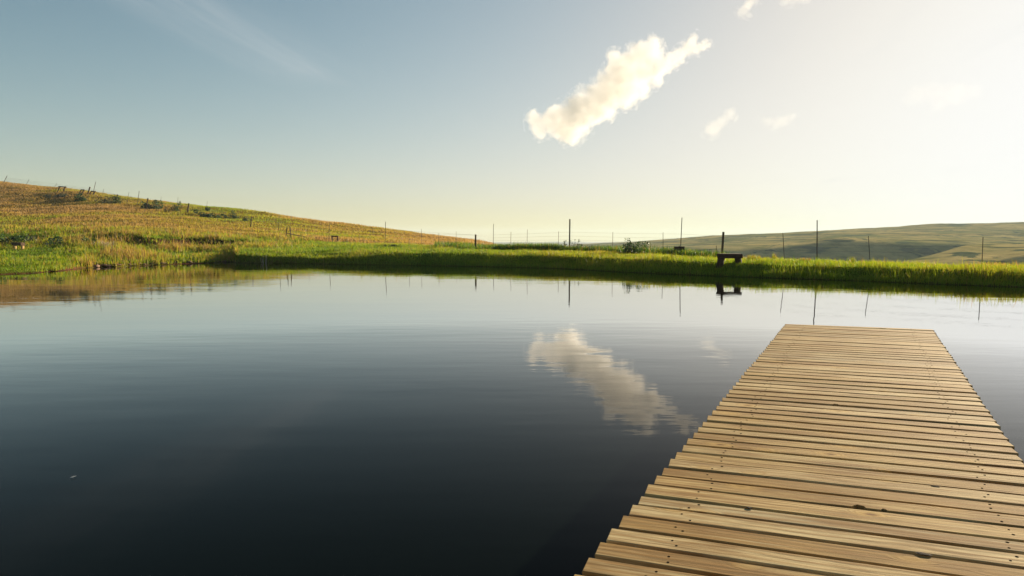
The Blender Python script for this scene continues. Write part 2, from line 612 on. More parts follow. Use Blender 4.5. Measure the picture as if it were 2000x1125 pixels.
def ground_z(x, y):
    th = math.atan2(x, y)
    r = math.hypot(x, y)
    i = int(np.clip(np.searchsorted(ths, th), 0, nth - 1))
    return float(np.interp(r, _gz_r[i], _gz_z[i]))


# plain far ground reaching the horizon
bm = bmesh.new()
bmesh.ops.create_circle(bm, cap_ends=True, segments=96, radius=4400)
plain = from_bm('plain', bm, mat_simple('far_plain', (0.10, 0.10, 0.04), (0.15, 0.12, 0.05), 0.01, 0.95))
plain.location.z = -24.5
set_props(plain, 'far grassy plain reaching the horizon', None, None, 'structure')


# ------------------------------------------------------------------ far hills
def strip_hill(name, cols, mat, label, n_th, subs, seed, amp):
    """cols: px -> list of (py, Y) from foot to ridge and down the back ('z' entries allowed)."""
    pxs = sorted(cols)
    tt = np.array([px_to_th(p) for p in pxs])
    pts = []
    for p in pxs:
        row = []
        for c in cols[p]:
            if c[0] == 'z':
                row.append(((p - 1000) / F * c[1], c[1], c[2]))
            else:
                row.append(tuple(at(p, c[0], c[1])))
        pts.append([(math.hypot(q[0], q[1]), q[2]) for q in row])
    cr = np.array([[q[0] for q in r] for r in pts])
    cz = np.array([[q[1] for q in r] for r in pts])
    th = np.linspace(tt[0], tt[-1], n_th)
    r, z = pchip(th, tt, cr), pchip(th, tt, cz)
    rows_r, rows_z = [r[:, 0]], [z[:, 0]]
    for k, n in enumerate(subs):
        for j in range(n):
            f = (j + 1) / n
            rows_r.append(r[:, k] * (1 - f) + r[:, k + 1] * f)
            rows_z.append(z[:, k] * (1 - f) + z[:, k + 1] * f)
    rr_, zz_ = np.array(rows_r).T, np.array(rows_z).T
    # soften creases along the profile
    for _ in range(3):
        zz_[:, 1:-1] = 0.25 * zz_[:, :-2] + 0.5 * zz_[:, 1:-1] + 0.25 * zz_[:, 2:]
    x, y = rr_ * np.sin(th)[:, None], rr_ * np.cos(th)[:, None]
    zz_ = zz_ + amp * fbm(x / 60.0, y / 60.0, seed, 5)
    v = np.stack((x.ravel(), y.ravel(), zz_.ravel()), 1)
    ix = np.arange(v.shape[0]).reshape(rr_.shape)
    q = np.stack((ix[:-1, :-1], ix[:-1, 1:], ix[1:, 1:], ix[1:, :-1]), -1).reshape(-1, 4)[:, ::-1]
    o = link_mesh(name, np_mesh(name, v, None, q, smooth=True), mat)
    set_props(o, label, None, None, 'structure')
    return o


m, t, b = new_mat('far_hill_grass')
pos = nd(t, 'ShaderNodeNewGeometry').outputs['Position']
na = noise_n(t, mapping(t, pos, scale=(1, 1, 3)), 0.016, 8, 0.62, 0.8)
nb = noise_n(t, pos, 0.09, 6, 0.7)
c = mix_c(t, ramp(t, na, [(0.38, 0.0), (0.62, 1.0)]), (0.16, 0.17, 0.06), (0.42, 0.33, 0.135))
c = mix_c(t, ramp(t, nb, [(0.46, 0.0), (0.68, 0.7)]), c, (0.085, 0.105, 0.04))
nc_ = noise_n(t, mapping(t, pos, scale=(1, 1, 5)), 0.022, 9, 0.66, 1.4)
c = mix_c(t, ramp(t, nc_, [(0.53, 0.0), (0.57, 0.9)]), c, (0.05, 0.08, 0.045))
t.links.new(c, b.inputs['Base Color'])
b.inputs['Roughness'].default_value = 0.95
b.inputs['Specular IOR Level'].default_value = 0.0
bp = nd(t, 'ShaderNodeBump')
bp.inputs['Strength'].default_value = 0.6
bp.inputs['Distance'].default_value = 1.2
t.links.new(nb, bp.inputs['Height'])
t.links.new(bp.outputs[0], b.inputs['Normal'])
HILL_MAT = m

BK = [('z', 1300, -5), ('z', 1700, -30)]
strip_hill('hill', {
    1120: [('z', 420, -26), ('z', 520, -25.5), ('z', 700, -25), ('z', 900, -25)] + BK,
    1210: [('z', 420, -26), (488, 560), (481, 700), (478, 900)] + BK,
    1260: [('z', 400, -26), (485, 520), (476, 660), (470.5, 900)] + BK,
    1330: [('z', 390, -26), (486, 470), (474, 620), (464.5, 880)] + BK,
    1400: [('z', 390, -24), (488, 432), (472, 600), (458.5, 860)] + BK,
    1480: [('z', 390, -24), (486, 432), (470, 600), (454.5, 850)] + BK,
    1560: [('z', 390, -24), (479, 440), (465, 620), (451, 850)] + BK,
    1640: [('z', 385, -24), (466, 446), (458, 640), (446.5, 850)] + BK,
    1700: [('z', 385, -24), (470, 445), (457, 640), (443.5, 850)] + BK,
    1780: [('z', 388, -24), (474, 443), (455, 640), (439, 850)] + BK,
    1870: [('z', 392, -24), (477, 446), (455, 640), (434.5, 850)] + BK,
    1930: [('z', 350, -24), (480, 450), (456, 640), (433, 850)] + BK,
    2000: [('z', 330, -24), (480, 455), (456, 640), (432, 850)] + BK,
    2250: [('z', 330, -24), (480, 455), (456, 640), (434, 850)] + BK,
    2700: [('z', 330, -24), (490, 455), (465, 640), (445, 850)] + BK,
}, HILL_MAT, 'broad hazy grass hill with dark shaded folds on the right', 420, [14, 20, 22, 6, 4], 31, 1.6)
strip_hill('hill_spur', {
    1660: [('z', 215, -24.5), ('z', 225, -24.5), ('z', 250, -24.5), ('z', 300, -25)],
    1700: [('z', 205, -24), (535, 225), (519, 265), ('z', 300, -24)],
    1740: [('z', 200, -24), (530, 235), (512.5, 285), ('z', 320, -24)],
    1800: [('z', 200, -24), (526, 235), (500, 310), ('z', 350, -24)],
    1850: [('z', 200, -24), (520, 240), (488, 330), ('z', 380, -20)],
    1890: [('z', 200, -24), (516, 245), (477, 355), ('z', 420, -14)],
    1940: [('z', 230, -24), (510, 262), (474, 375), ('z', 450, -10)],
    2000: [('z', 240, -24), (500, 262), (473, 390), ('z', 470, -8)],
    2300: [('z', 240, -24), (498, 262), (473, 400), ('z', 480, -8)],
    2600: [('z', 240, -24), (510, 262), (490, 400), ('z', 480, -20)],
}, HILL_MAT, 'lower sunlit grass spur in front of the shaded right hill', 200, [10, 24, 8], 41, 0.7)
mt, t, b = new_mat('mountain_rock')
b.inputs['Base Color'].default_value = (0.10, 0.11, 0.07, 1)
b.inputs['Roughness'].default_value = 0.95
random.seed(3)
mcols = {}
for p in range(300, 1701, 25):
    top = np.interp(p, [300, 900, 960, 980, 1010, 1045, 1080, 1130, 1200, 1290, 1700], [478, 476, 474, 472.5, 474, 474, 471.5, 471, 474.5, 473.5, 476]) + random.uniform(-0.4, 0.4)
    mcols[p] = [('z', 3000, -26), (top + 5, 3300), (top, 3700), ('z', 4000, -30)]
strip_hill('mountains', mcols, mt, 'pale blue mountains far off on the horizon beyond the fence', 240, [4, 8, 3], 51, 6.0)

# ------------------------------------------------------------------ water
m, t, b = new_mat('pond_water')
pos = nd(t, 'ShaderNodeNewGeometry').outputs['Position']
t.nodes.remove(b)
dif = nd(t, 'ShaderNodeBsdfDiffuse')
dif.inputs['Color'].default_value = (0.002, 0.0035, 0.003, 1)
glo = nd(t, 'ShaderNodeBsdfGlossy')
glo.inputs['Roughness'].default_value = 0.0
fre = nd(t, 'ShaderNodeFresnel')
fre.inputs['IOR'].default_value = 1.333
refl = math_n(t, 'MULTIPLY', math_n(t, 'POWER', fre.outputs[0], 2.1), 4.8, True)
mxw = nd(t, 'ShaderNodeMixShader')
t.links.new(refl, mxw.inputs[0])
t.links.new(dif.outputs[0], mxw.inputs[1])
t.links.new(glo.outputs[0], mxw.inputs[2])
t.links.new(mxw.outputs[0], t.nodes['Material Output'].inputs[0])
wa = noise_n(t, mapping(t, pos, scale=(0.55, 2.0, 1), rot=(0, 0, R(-6))), 1.6, 3, 0.5)
wb = noise_n(t, mapping(t, pos, scale=(0.22, 0.9, 1), rot=(0, 0, R(8))), 0.8, 2, 0.5)
wm = noise_n(t, pos, 0.12, 3, 0.5)
hgt = math_n(t, 'ADD', math_n(t, 'MULTIPLY', wa, 0.0027), math_n(t, 'MULTIPLY', wb, 0.0065))
hgt = math_n(t, 'MULTIPLY', hgt, ramp(t, wm, [(0.35, 0.35), (0.65, 1.0)]))
bp = nd(t, 'ShaderNodeBump')
bp.inputs['Strength'].default_value = 1.0
bp.inputs['Distance'].default_value = 1.0
t.links.new(hgt, bp.inputs['Height'])
for n_ in (dif, glo, fre):
    t.links.new(bp.outputs[0], n_.inputs['Normal'])
bm = bmesh.new()
ring = []
for i in range(72):
    th = -math.pi + 2 * math.pi * i / 72
    r = float(pchip(np.array([th]), T0, CR)[0, 2]) + 2.2
    ring.append(bm.verts.new((r * math.sin(th), r * math.cos(th), 0)))
f = bm.faces.new(ring)
if f.normal.z < 0:
    f.normal_flip()
bmesh.ops.triangulate(bm, faces=bm.faces[:])
bm.normal_update()
for f in bm.faces:
    if f.normal.z < 0:
        f.normal_flip()
water = from_bm('water', bm, m)
set_props(water, 'still dark pond water mirroring the sky', None, None, 'structure')

# ------------------------------------------------------------------ haze
HAZE_D = 0.00015
bm = bmesh.new()
box(bm, (0, 0, 14.5), (9500, 9500, 86))
m, t, b = new_mat('haze_air')
t.nodes.remove(b)
pv = nd(t, 'ShaderNodeVolumePrincipled')
pv.inputs['Color'].default_value = (0.72, 0.88, 1.0, 1)
pv.inputs['Density'].default_value = HAZE_D
pv.inputs['Anisotropy'].default_value = 0.0
t.links.new(pv.outputs[0], t.nodes['Material Output'].inputs['Volume'])
haze = from_bm('haze', bm, m)
set_props(haze, 'thin warm evening haze over the valley', None, None, 'stuff')


# ------------------------------------------------------------------ grass
def scatter(n, px0, px1, s0, s1, dens=None, spx=None):
    """n random ground points (world positions, bearing pixel, s) spread evenly by area."""
    out = []
    need = n
    while need > 0:
        k = need * 3
        th = rng.uniform(px_to_th(px0), px_to_th(px1), k)
        s = rng.uniform(s0, s1, k)
        r = pchip(th, T0, CR)
        kk = np.clip(s.astype(int), 0, NK - 2)
        ii = np.arange(k)
        w = (r[ii, kk + 1] - r[ii, kk]) * r[ii, kk]
        w = w + 0.25 * r[ii, kk] * 1.0
        w = w / np.percentile(w, 98)
        keep = rng.random(k) < w
        if dens is not None:
            px = 1000 + F * np.tan(th)
            keep &= rng.random(k) < dens(px, s, r[ii, kk])
        out.append(np.stack((th[keep], s[keep]), 1))
        need -= int(keep.sum())
    q = np.concatenate(out)[:n]
    r, z = terrain_rz(q[:, 0], q[:, 1])
    return np.stack((r * np.sin(q[:, 0]), r * np.cos(q[:, 0]), z), 1), 1000 + F * np.tan(q[:, 0]), q[:, 1], r


def blades(name, P, h, w, tint, lean=0.35, mat=None, label='', sink=0.03, parent=None, kind='stuff'):
    """One bent blade of two segments at each point."""
    n = len(P)
    a = rng.uniform(0, 2 * np.pi, n)
    d = np.stack((np.cos(a), np.sin(a), np.zeros(n)), 1)
    side = np.stack((-np.sin(a + rng.normal(0, .6, n)), np.cos(a), np.zeros(n)), 1)
    side = np.stack((np.cos(a * 7.1), np.sin(a * 7.1), np.zeros(n)), 1)
    ln = np.abs(rng.normal(0, lean, n))[:, None]
    h_, w_ = h[:, None], w[:, None]
    up = np.array([0, 0, 1.0])
    base = P - up * sink
    mid = base + up * h_ * 0.55 + d * h_ * ln * 0.35
    tip = base + up * h_ * (1 - 0.25 * np.minimum(ln, 1)) + d * h_ * ln
    V = np.stack((base - side * w_ * .5, base + side * w_ * .5, mid - side * w_ * .4, mid + side * w_ * .4, tip), 1).reshape(-1, 3)
    i = np.arange(n)[:, None] * 5
    Q = i + np.array([[0, 1, 3, 2]])
    T = i + np.array([[2, 3, 4]])
    tt = np.repeat(np.clip(tint, 0, 1), 5)
    o = link_mesh(name, np_mesh(name, V, T, Q, {'tint': tt}), mat or MAT_GRASS, parent)
    set_props(o, label, None, None, kind)
    return o


# grass on the dam wall in front of the fence
P, px, s, r = scatter(250000, 462, 2120, 2.05, 7.0, lambda px, s, r: np.where(s > 4.8, np.interp(px, [462, 620], [.15, 1]), 1.0))
nz = fbm(P[:, 0] / 1.3, P[:, 1] / 1.3, 61, 3)
nb_ = fbm(P[:, 0] / 6, P[:, 1] / 6, 62, 3)
h = (0.08 + 0.13 * rng.random(len(P)) ** 1.5 + 0.14 * (rng.random(len(P)) < 0.03)) * (1 + 1.1 * nz) * np.interp(s, [2, 3, 3.9, 4.4, 5, 6.5], [1.3, 1.3, 1.25, 1.1, 0.9, 1.0])
tint = 0.50 + 0.22 * nb_ + 0.12 * nz + rng.normal(0, 0.07, len(P)) + np.where(rng.random(len(P)) < 0.07, 0.3, 0) - np.interp(s, [2, 3.2], [0.12, 0])
tint = tint + np.interp(px, [480, 800, 1300], [-0.02, 0.04, 0.10])
blades('dam_grass', P, h, np.full(len(P), 0.0145) * (r / 30) ** 0.8, tint, 0.45, label='bright green mown grass on the dam wall across the water')

# longer rough grass behind the crest along the fence
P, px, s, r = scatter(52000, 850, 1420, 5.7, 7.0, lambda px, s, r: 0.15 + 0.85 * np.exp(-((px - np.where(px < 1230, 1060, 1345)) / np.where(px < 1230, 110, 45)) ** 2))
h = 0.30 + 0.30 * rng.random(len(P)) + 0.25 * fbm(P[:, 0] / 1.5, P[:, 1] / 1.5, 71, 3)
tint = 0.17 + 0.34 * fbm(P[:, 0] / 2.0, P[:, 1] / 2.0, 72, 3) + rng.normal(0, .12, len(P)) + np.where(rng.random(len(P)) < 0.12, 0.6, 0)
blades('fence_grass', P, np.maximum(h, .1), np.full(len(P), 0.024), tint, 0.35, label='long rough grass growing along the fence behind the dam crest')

# left shore: lawn, rough bank
P, px, s, r = scatter(120000, -260, 620, 2.15, 7.4, lambda px, s, r: np.where(px > 466, np.where(s > 4.8, np.interp(px, [466, 620], [1, 0]), 0), 1.0) * np.where((s > 6.1) & (s < 6.85) & (px > 260), 0.3, 1.0) * np.where((px > 120) & (px < 470), 0.25 + 0.9 * np.clip(0.5 + 2.2 * fbm(px / 9.0, s * 5.0, 77, 3), 0, 1), 1.0))
nz = fbm(P[:, 0] / 2.2, P[:, 1] / 2.2, 81, 4)
lawn = np.clip(np.interp(px, [-100, 90, 170], [1, 1, 0]) * np.clip((5.9 - s) * 2, 0, 1), 0, 1)
h = (0.12 + 0.26 * rng.random(len(P)) + 0.3 * (rng.random(len(P)) < 0.05)) * (1 + 1.6 * nz) * (1 - 0.55 * lawn)
tint = 0.55 + np.interp(px, [90, 200], [0, .06]) + (0.26 + 0.25 * (1 - lawn)) * nz + rng.normal(0, 0.11, len(P)) - 0.06 * lawn + np.where(rng.random(len(P)) < 0.12 * (1 - lawn), 0.3, 0)
blades('shore_grass', P, np.maximum(h, .06), np.full(len(P), 0.03) * (r / 42), tint, 0.45, label='green and yellow tussocky grass on the left shore')

# golden grass on the hill
P, px, s, r = scatter(330000, -260, 1010, 6.6, 11.0)
nz = fbm(P[:, 0] / 4.0, P[:, 1] / 4.0, 91, 4)
nb_ = fbm(P[:, 0] / 14.0, P[:, 1] / 22.0, 92, 3)
lu, _ = lush_soil(np.arctan2(P[:, 0], P[:, 1]), s, P[:, 0], P[:, 1])
h = (0.14 + 0.20 * rng.random(len(P))) * (1 + 0.7 * nz) * (1 - 0.45 * lu)
tint = 0.80 + 0.42 * nb_ + 0.18 * nz + rng.normal(0, 0.06, len(P)) - 0.30 * lu
blades('hill_grass', P, np.maximum(h, .08), 0.035 * (r / 70), tint, 0.4, label='dry golden grass covering the left hillside')


# ------------------------------------------------------------------ bushes and plants
def leaf_cloud(n, size, cx, ell, seed, clumps=9, flat=0.0):
    """n small leaf quads in clumps inside an ellipsoid; returns verts, quads, tint."""
    rg = np.random.default_rng(seed)
    cc = rg.normal(0, 0.42, (clumps, 3))
    cc[:, 2] = np.abs(cc[:, 2]) * 1.0 - 0.02
    cs = rg.uniform(0.2, 0.42, clumps)
    k = rg.integers(0, clumps, n)
    d = rg.normal(0, 1, (n, 3))
    d /= np.linalg.norm(d, axis=1)[:, None]
    p = cc[k] + d * (cs[k] * rg.uniform(0.45, 1.05, n) ** 0.6)[:, None]
    p[:, 2] = np.abs(p[:, 2])
    p = p * np.array(ell) + np.array(cx)
    u = rg.normal(0, 1, (n, 3))
    u /= np.linalg.norm(u, axis=1)[:, None]
    v = np.cross(u, rg.normal(0, 1, (n, 3)))
    v /= np.linalg.norm(v, axis=1)[:, None]
    sz = size * rg.uniform(0.6, 1.3, n)[:, None]
    V = np.stack((p - u * sz, p + v * sz * .45, p + u * sz, p - v * sz * .45), 1).reshape(-1, 3)
    Q = np.arange(n)[:, None] * 4 + np.array([[0, 1, 2, 3]])
    tint = np.repeat(np.clip(rg.normal(0.45, 0.2, n) + 0.25 * (rg.random(clumps)[k] - 0.5), 0, 1), 4)
    return V, Q, tint


def bush(name, px, py, wpx, hpx, label, cat, group=None, mat=None, n=420, leaf=None, seed=0, clumps=9, smin=2.2):
    if smin == 8:
        wpx, hpx = wpx * 1.25, hpx * 1.45
    g = ground_at(px, py, smin)
    k = g.y / F
    w, hh = wpx * k, hpx * k
    e = empty(name, g - Vector((0, 0, 0.04)), label, cat, group)
    V, Q, tn = leaf_cloud(n, leaf or max(w, hh) * 0.055, (0, 0, 0.02), (w * 0.55, w * 0.5, hh * 0.78), seed, clumps)
    link_mesh('foliage', np_mesh('foliage', V, None, Q, {'tint': tn}), mat or MAT_LEAF, e)
    bm = bmesh.new()
    rd = random.Random(seed)
    for i in range(6):
        a = rd.uniform(0, 6.28)
        tube(bm, (0, 0, -0.05), (math.cos(a) * w * .25, math.sin(a) * w * .25, hh * rd.uniform(.5, .85)), 0.02, 0.006, 5)
    from_bm('stem', bm, MAT_POST, e)
    return e


BG = 'bushes along the fence on the hillside'
bush('bush', 127, 385, 26, 10, 'low brownish scrub below the wooden rail on the left hill', 'bush', BG, MAT_LEAF_GREY, seed=1, smin=8)
bush('bush', 166, 392, 28, 13, 'dark green bush right of the low brownish scrub on the hill', 'bush', BG, seed=2, smin=8)
bush('bush', 214, 397, 24, 11, 'pale grey-green bush touching a dark one on the hillside', 'bush', BG, MAT_LEAF_GREY, seed=3, smin=8)
bush('bush', 232, 397, 22, 14, 'dark bush at the right end of the pale grey-green bush', 'bush', BG, seed=4, smin=8)
bush('bush', 301, 409, 32, 18, 'largest dark green bush on the hillside, beside a wooden fence post', 'bush', BG, seed=5, n=560, smin=8)
bush('bush', 343, 414, 22, 15, 'mid-green bush right of the largest hillside bush', 'bush', BG, seed=6, smin=8)
bush('bush', 408, 424, 30, 13, 'rounded green bush below a thin post near the hill skyline', 'bush', BG, seed=7, n=520, smin=8)
bush('bush', 434, 426, 22, 11, 'low green bush just down the slope from the rounded one', 'bush', BG, seed=8, smin=8)
bush('bush', 460, 427, 18, 11, 'small upright green bush near the wooden post on the slope', 'bush', BG, seed=9, smin=8)
bush('bush', 484, 432, 14, 9, 'smallest green bush, touching the wooden post on the slope', 'bush', BG, seed=10, smin=8)
bush('bush', 676, 475, 22, 8, 'low dark tuft of weeds right of the small bench on the dam', 'bush', None, seed=11, smin=5)
bush('bush', 765, 482, 26, 9, 'low dark tuft of weeds on the lawn by a thin steel post', 'bush', None, seed=12, smin=5)
bush('bush', 1228, 497, 42, 42, 'tall leafy bush by the fence between two steel droppers', 'bush', None, seed=13, n=520, clumps=14, smin=5)
bush('bush', 1257, 497, 34, 35, 'leafy bush with yellowish right side, next to the tall bush', 'bush', None, seed=14, n=420, clumps=10, smin=5)
bush('bush', 14, 480, 80, 24, 'dark scrub behind the pale-legged bench', 'bush', None, seed=15, n=600, leaf=.16, clumps=16, smin=5.6)
bush('bush', 68, 477, 30, 25, 'purple-brown bush right of the pale-legged bench', 'bush', None, MAT_LEAF_GREY, seed=16, smin=5.6)
bush('bush', 112, 480, 46, 20, 'green bush on the rough bank above the left lawn', 'bush', None, seed=17, n=500, clumps=12, smin=5)
bush('bush', 168, 478, 34, 22, 'dark green bush left of the bleached twigs', 'bush', None, seed=18, smin=5)


def weed(px, py, hpx, label, seed):
    """upright weed: a stem with broad leaves"""
    g = ground_at(px, py, 5)
    k = g.y / F
    hh = hpx * k * 1.35
    e = empty('weed', g - Vector((0, 0, .05)), label, 'plant', 'leafy weeds along the fence')
    rd = random.Random(seed)
    bm = bmesh.new()
    bl = bmesh.new()
    for j in range(4):
        a = rd.uniform(0, 6.28)
        top = Vector((math.cos(a) * hh * .35, math.sin(a) * hh * .35, hh * rd.uniform(.7, 1.0)))
        tube(bm, (0, 0, 0), top, 0.012, 0.005, 5)
        for i in range(22):
            f = rd.uniform(.35, 1.0)
            c = top * f
            aa = rd.uniform(0, 6.28)
            d = Vector((math.cos(aa), math.sin(aa), rd.uniform(-.3, .5))) * rd.uniform(.11, .20)
            sd = Vector((-d.y, d.x, 0.02)).normalized() * .045
            q = [bl.verts.new(c), bl.verts.new(c + d * .5 + sd), bl.verts.new(c + d), bl.verts.new(c + d * .5 - sd)]
            bl.faces.new(q)
    from_bm('stem', bm, MAT_POST, e)
    o = from_bm('foliage', bl, MAT_LEAF, e)
    at_ = o.data.attributes.new('tint', 'FLOAT', 'POINT')
    at_.data.foreach_set('value', np.repeat(rng.uniform(.3, .9, len(o.data.vertices) // 4), 4).astype(np.float32))


weed(1098, 489, 17, 'leafy weed left of the tallest square fence post', 1)
weed(1122, 489, 20, 'tallest leafy weed, right of the tallest square fence post', 2)
weed(1134, 489, 15, 'leafy weed close beside the tallest weed', 3)
weed(1151, 489, 15, 'lone leafy weed halfway between the tall post and the next dropper', 4)
weed(1172, 489, 11, 'shortest leafy weed by the fence', 5)


def tussock(px, py, wpx, hpx, label, tint, seed, n=260, smin=4):
    g = ground_at(px, py, smin)
    k = g.y / F
    rg = np.random.default_rng(seed)
    a, q = rg.uniform(0, 6.28, n), np.sqrt(rg.random(n)) * wpx * k * .4
    Pp = np.stack((np.cos(a) * q, np.sin(a) * q, np.zeros(n)), 1) + np.array(g)
    o = blades('grass_tussock', Pp, hpx * k * rg.uniform(.55, 1.1, n), np.full(n, .016), tint + rg.normal(0, .13, n), .4, label=label, kind=None)
    set_props(o, label, 'grass tuft', 'tall grass tufts along the dam crest')


tussock(1472, 507, 30, 15, 'dark dry grass tuft right of the timber bench', .75, 1)
tussock(1571, 511, 28, 11, 'low brown grass tuft left of the tall steel fence post', .85, 2)
tussock(1512, 509, 10, 20, 'thin wisp of tall grass between bench and steel posts', .7, 3, 60)
tussock(1666, 514, 7, 20, 'single yellow-green grass stalk clump right of the tall steel post', .62, 4, 40)
tussock(1340, 500, 60, 15, 'rounded green grass mound under the small dark board', .5, 5, 500)
tussock(1938, 520, 60, 14, 'feathery reddish grass seed heads near the last fence post', .9, 6, 220)
tussock(912, 489, 40, 14, 'dark grass tuft around the short thick fence post', .4, 7, 420)

# pale dead reeds standing in the shaded bank
g = ground_at(516, 512, 2.0)
bm = bmesh.new()
for i in range(5):
    x = random.uniform(-.12, .12)
    tube(bm, g + Vector((x, random.uniform(-.15, .05), -.3)), g + Vector((x + random.uniform(-.1, .1), -.1, random.uniform(.2, .5))), .011, .007, 5)
o = from_bm('dead_reed', bm, MAT_DRYTWIG)
set_props(o, 'pale dead reed stems standing against the dark bank edge', 'reeds')

# bleached twigs on the left bank
g = ground_at(203, 484, 4)
bm = bmesh.new()
rd = random.Random(5)
for i in range(46):
    p0 = g + Vector((rd.uniform(-.5, .5), rd.uniform(-.4, .4), -.02))
    p1 = p0 + Vector((rd.uniform(-.5, .5), rd.uniform(-.3, .3), rd.uniform(.15, .55)))
    tube(bm, p0, p1, .014, .006, 4)
    tube(bm, p0.lerp(p1, .6), p0.lerp(p1, .6) + Vector((rd.uniform(-.25, .25), rd.uniform(-.2, .2), rd.uniform(.02, .2))), .008, .004, 4)
o = from_bm('dead_shrub', bm, MAT_DRYTWIG)
set_props(o, 'bleached bare twigs lying on the rough left bank', 'dead shrub')

# stones along the left shore
rd = random.Random(12)
STONES = [(187, 520, .34), (203, 518, .3), (214, 519, .22), (228, 517, .3), (240, 517, .2), (251, 516, .26), (262, 516, .2), (272, 515, .32), (281, 516, .24),
          (296, 515, .2), (318, 514, .26), (346, 513, .2), (372, 512, .24), (425, 510, .22), (440, 510, .18),
          (330, 503, .25), (322, 500, .2)]
base_stone = []
for v_ in range(3):
    bm = bmesh.new()
    bmesh.ops.create_icosphere(bm, subdivisions=2, radius=1.0)
    for v in bm.verts:
        v.co *= 1 + 0.35 * mnoise.noise(v.co * 1.3 + Vector((v_ * 5, 0, 0)))
        v.co.z *= .62
    me_ = bpy.data.meshes.new('stone')
    bm.to_mesh(me_)
    bm.free()
    me_.materials.append(MAT_STONE)
    base_stone.append(me_)
for i, (px_, py_, sz) in enumerate(STONES):
    g = ground_at(px_, py_, 1.9)
    o = bpy.data.objects.new('stone', base_stone[i % 3])
    COL.objects.link(o)
    sz *= .62
    o.location = g + Vector((0, -.05, .0))
    o.scale = (sz * rd.uniform(.9, 1.4), sz, sz * rd.uniform(.5, .9))
    o.rotation_euler = (rd.uniform(-.2, .2), rd.uniform(-.2, .2), rd.uniform(0, 6))
    set_props(o, 'small brown stone half buried in the left shore', 'stone', 'stones along the left shore')

# ------------------------------------------------------------------ wire fence
# (px, top row, foot row, type)
POSTS = [
    (2150, 440, 534, 'steel_post', 0),
    (1918, 463, 522, 'dropper', 2), (1701, 461, 514, 'dropper', -5), (1596, 430, 514, 'steel_post', 0), (1533, 455, 509, 'dropper', -4),
    (1409, 453, 506, 'wooden_post', 4), (1399, 480, 505, 'dropper', 0), (1328, 425, 498, 'steel_post', 4), (1295, 454, 497, 'dropper', 0),
    (1196, 453, 491, 'dropper', 1), (1112, 428, 491, 'square_post', 1), (1090, 452, 490, 'dropper', 1), (1029, 448, 490, 'dropper', 1),
    (997, 453, 489, 'dropper', 1), (963, 437, 488, 'steel_post', 1), (929, 458, 489, 'wooden_post', 0), (891, 452, 483, 'dropper', 0),
    (857, 455, 483, 'dropper', 0), (823, 447, 481, 'dropper', 0), (799, 457, 484, 'dropper', 0), (752, 433, 479, 'steel_post', 1),
    (723, 450, 476, 'dropper', 0), (702, 457, 477, 'dropper', 0), (688, 448, 472, 'dropper', 0), (643, 434, 471, 'steel_post', 0),
    (602, 442, 463, 'dropper', 0), (545, 422, 459, 'steel_post', 0), (491, 423, 444, 'wooden_post', 0), (440, 414, 436, 'dropper', 0), (405, 393, 418, 'dropper', 0), (369, 397, 417, 'wooden_post', 0),
    (348, 385, 411, 'dropper', 0), (315, 384, 407, 'dropper', 0), (289, 387, 409, 'wooden_post', 0), (272, 373, 400, 'steel_post', 0),
    (252, 375, 397, 'dropper', 0), (230, 380, 393, 'wooden_post', 0), (203, 369, 386, 'dropper', 0), (186, 355, 383, 'steel_post', 1),
    (176, 365, 381, 'wooden_post', 0), (111, 358, 368.5, 'dropper', 0), (57, 350, 362, 'dropper', 0), (14, 343, 358, 'steel_post', 0),
]
SIZES = {'dropper': (.014, 5), 'steel_post': (.022, 6), 'wooden_post': (.062, 9), 'square_post': (.045, 4)}
feet = []
g0 = ground_at(1112, 491, 5)
fence = empty('wire_fence', g0, 'long sagging wire fence behind the dam crest climbing the left hill', 'fence')
for (px_, top, foot, kind, lean) in POSTS:
    g = ground_at(px_, foot, 5 if px_ > 620 else 7)
    tp = at(px_ + lean, top, g.y)
    bm = bmesh.new()
    ra, seg = SIZES[kind]
    far = max(1.0, g.length / 75)
    tube(bm, g - g0 - Vector((0, 0, .3)), tp - g0, ra * far, ra * .92 * far, seg, bend=(random.uniform(-.02, .02) if kind == 'dropper' else 0))
    o = from_bm(kind, bm, MAT_POST if 'wood' in kind or 'square' in kind else MAT_STEEL, fence)
    feet.append((px_, g, tp, kind))
WH = [1.26, 1.02, .78, .52, .26]
mains = [q for q in feet if q[3] != 'dropper']
for wi, wh in enumerate(WH):
    cu = bmesh.new()
    prev = None
    for (px_, g, tp, kind) in mains:
        c = g.lerp(tp, min(wh / max(tp.z - g.z, .1), .96)) - g0
        if prev is not None:
            midp = (prev + c) / 2 - Vector((0, 0, .012 + .012 * random.random()))
            rad = .003 * max(1, (c + g0).length / 45)
            tube(cu, prev, midp, rad, rad, 4, caps=False)
            tube(cu, midp, c, rad, rad, 4, caps=False)
        prev = c
    from_bm('wire', cu, MAT_WIRE, fence)


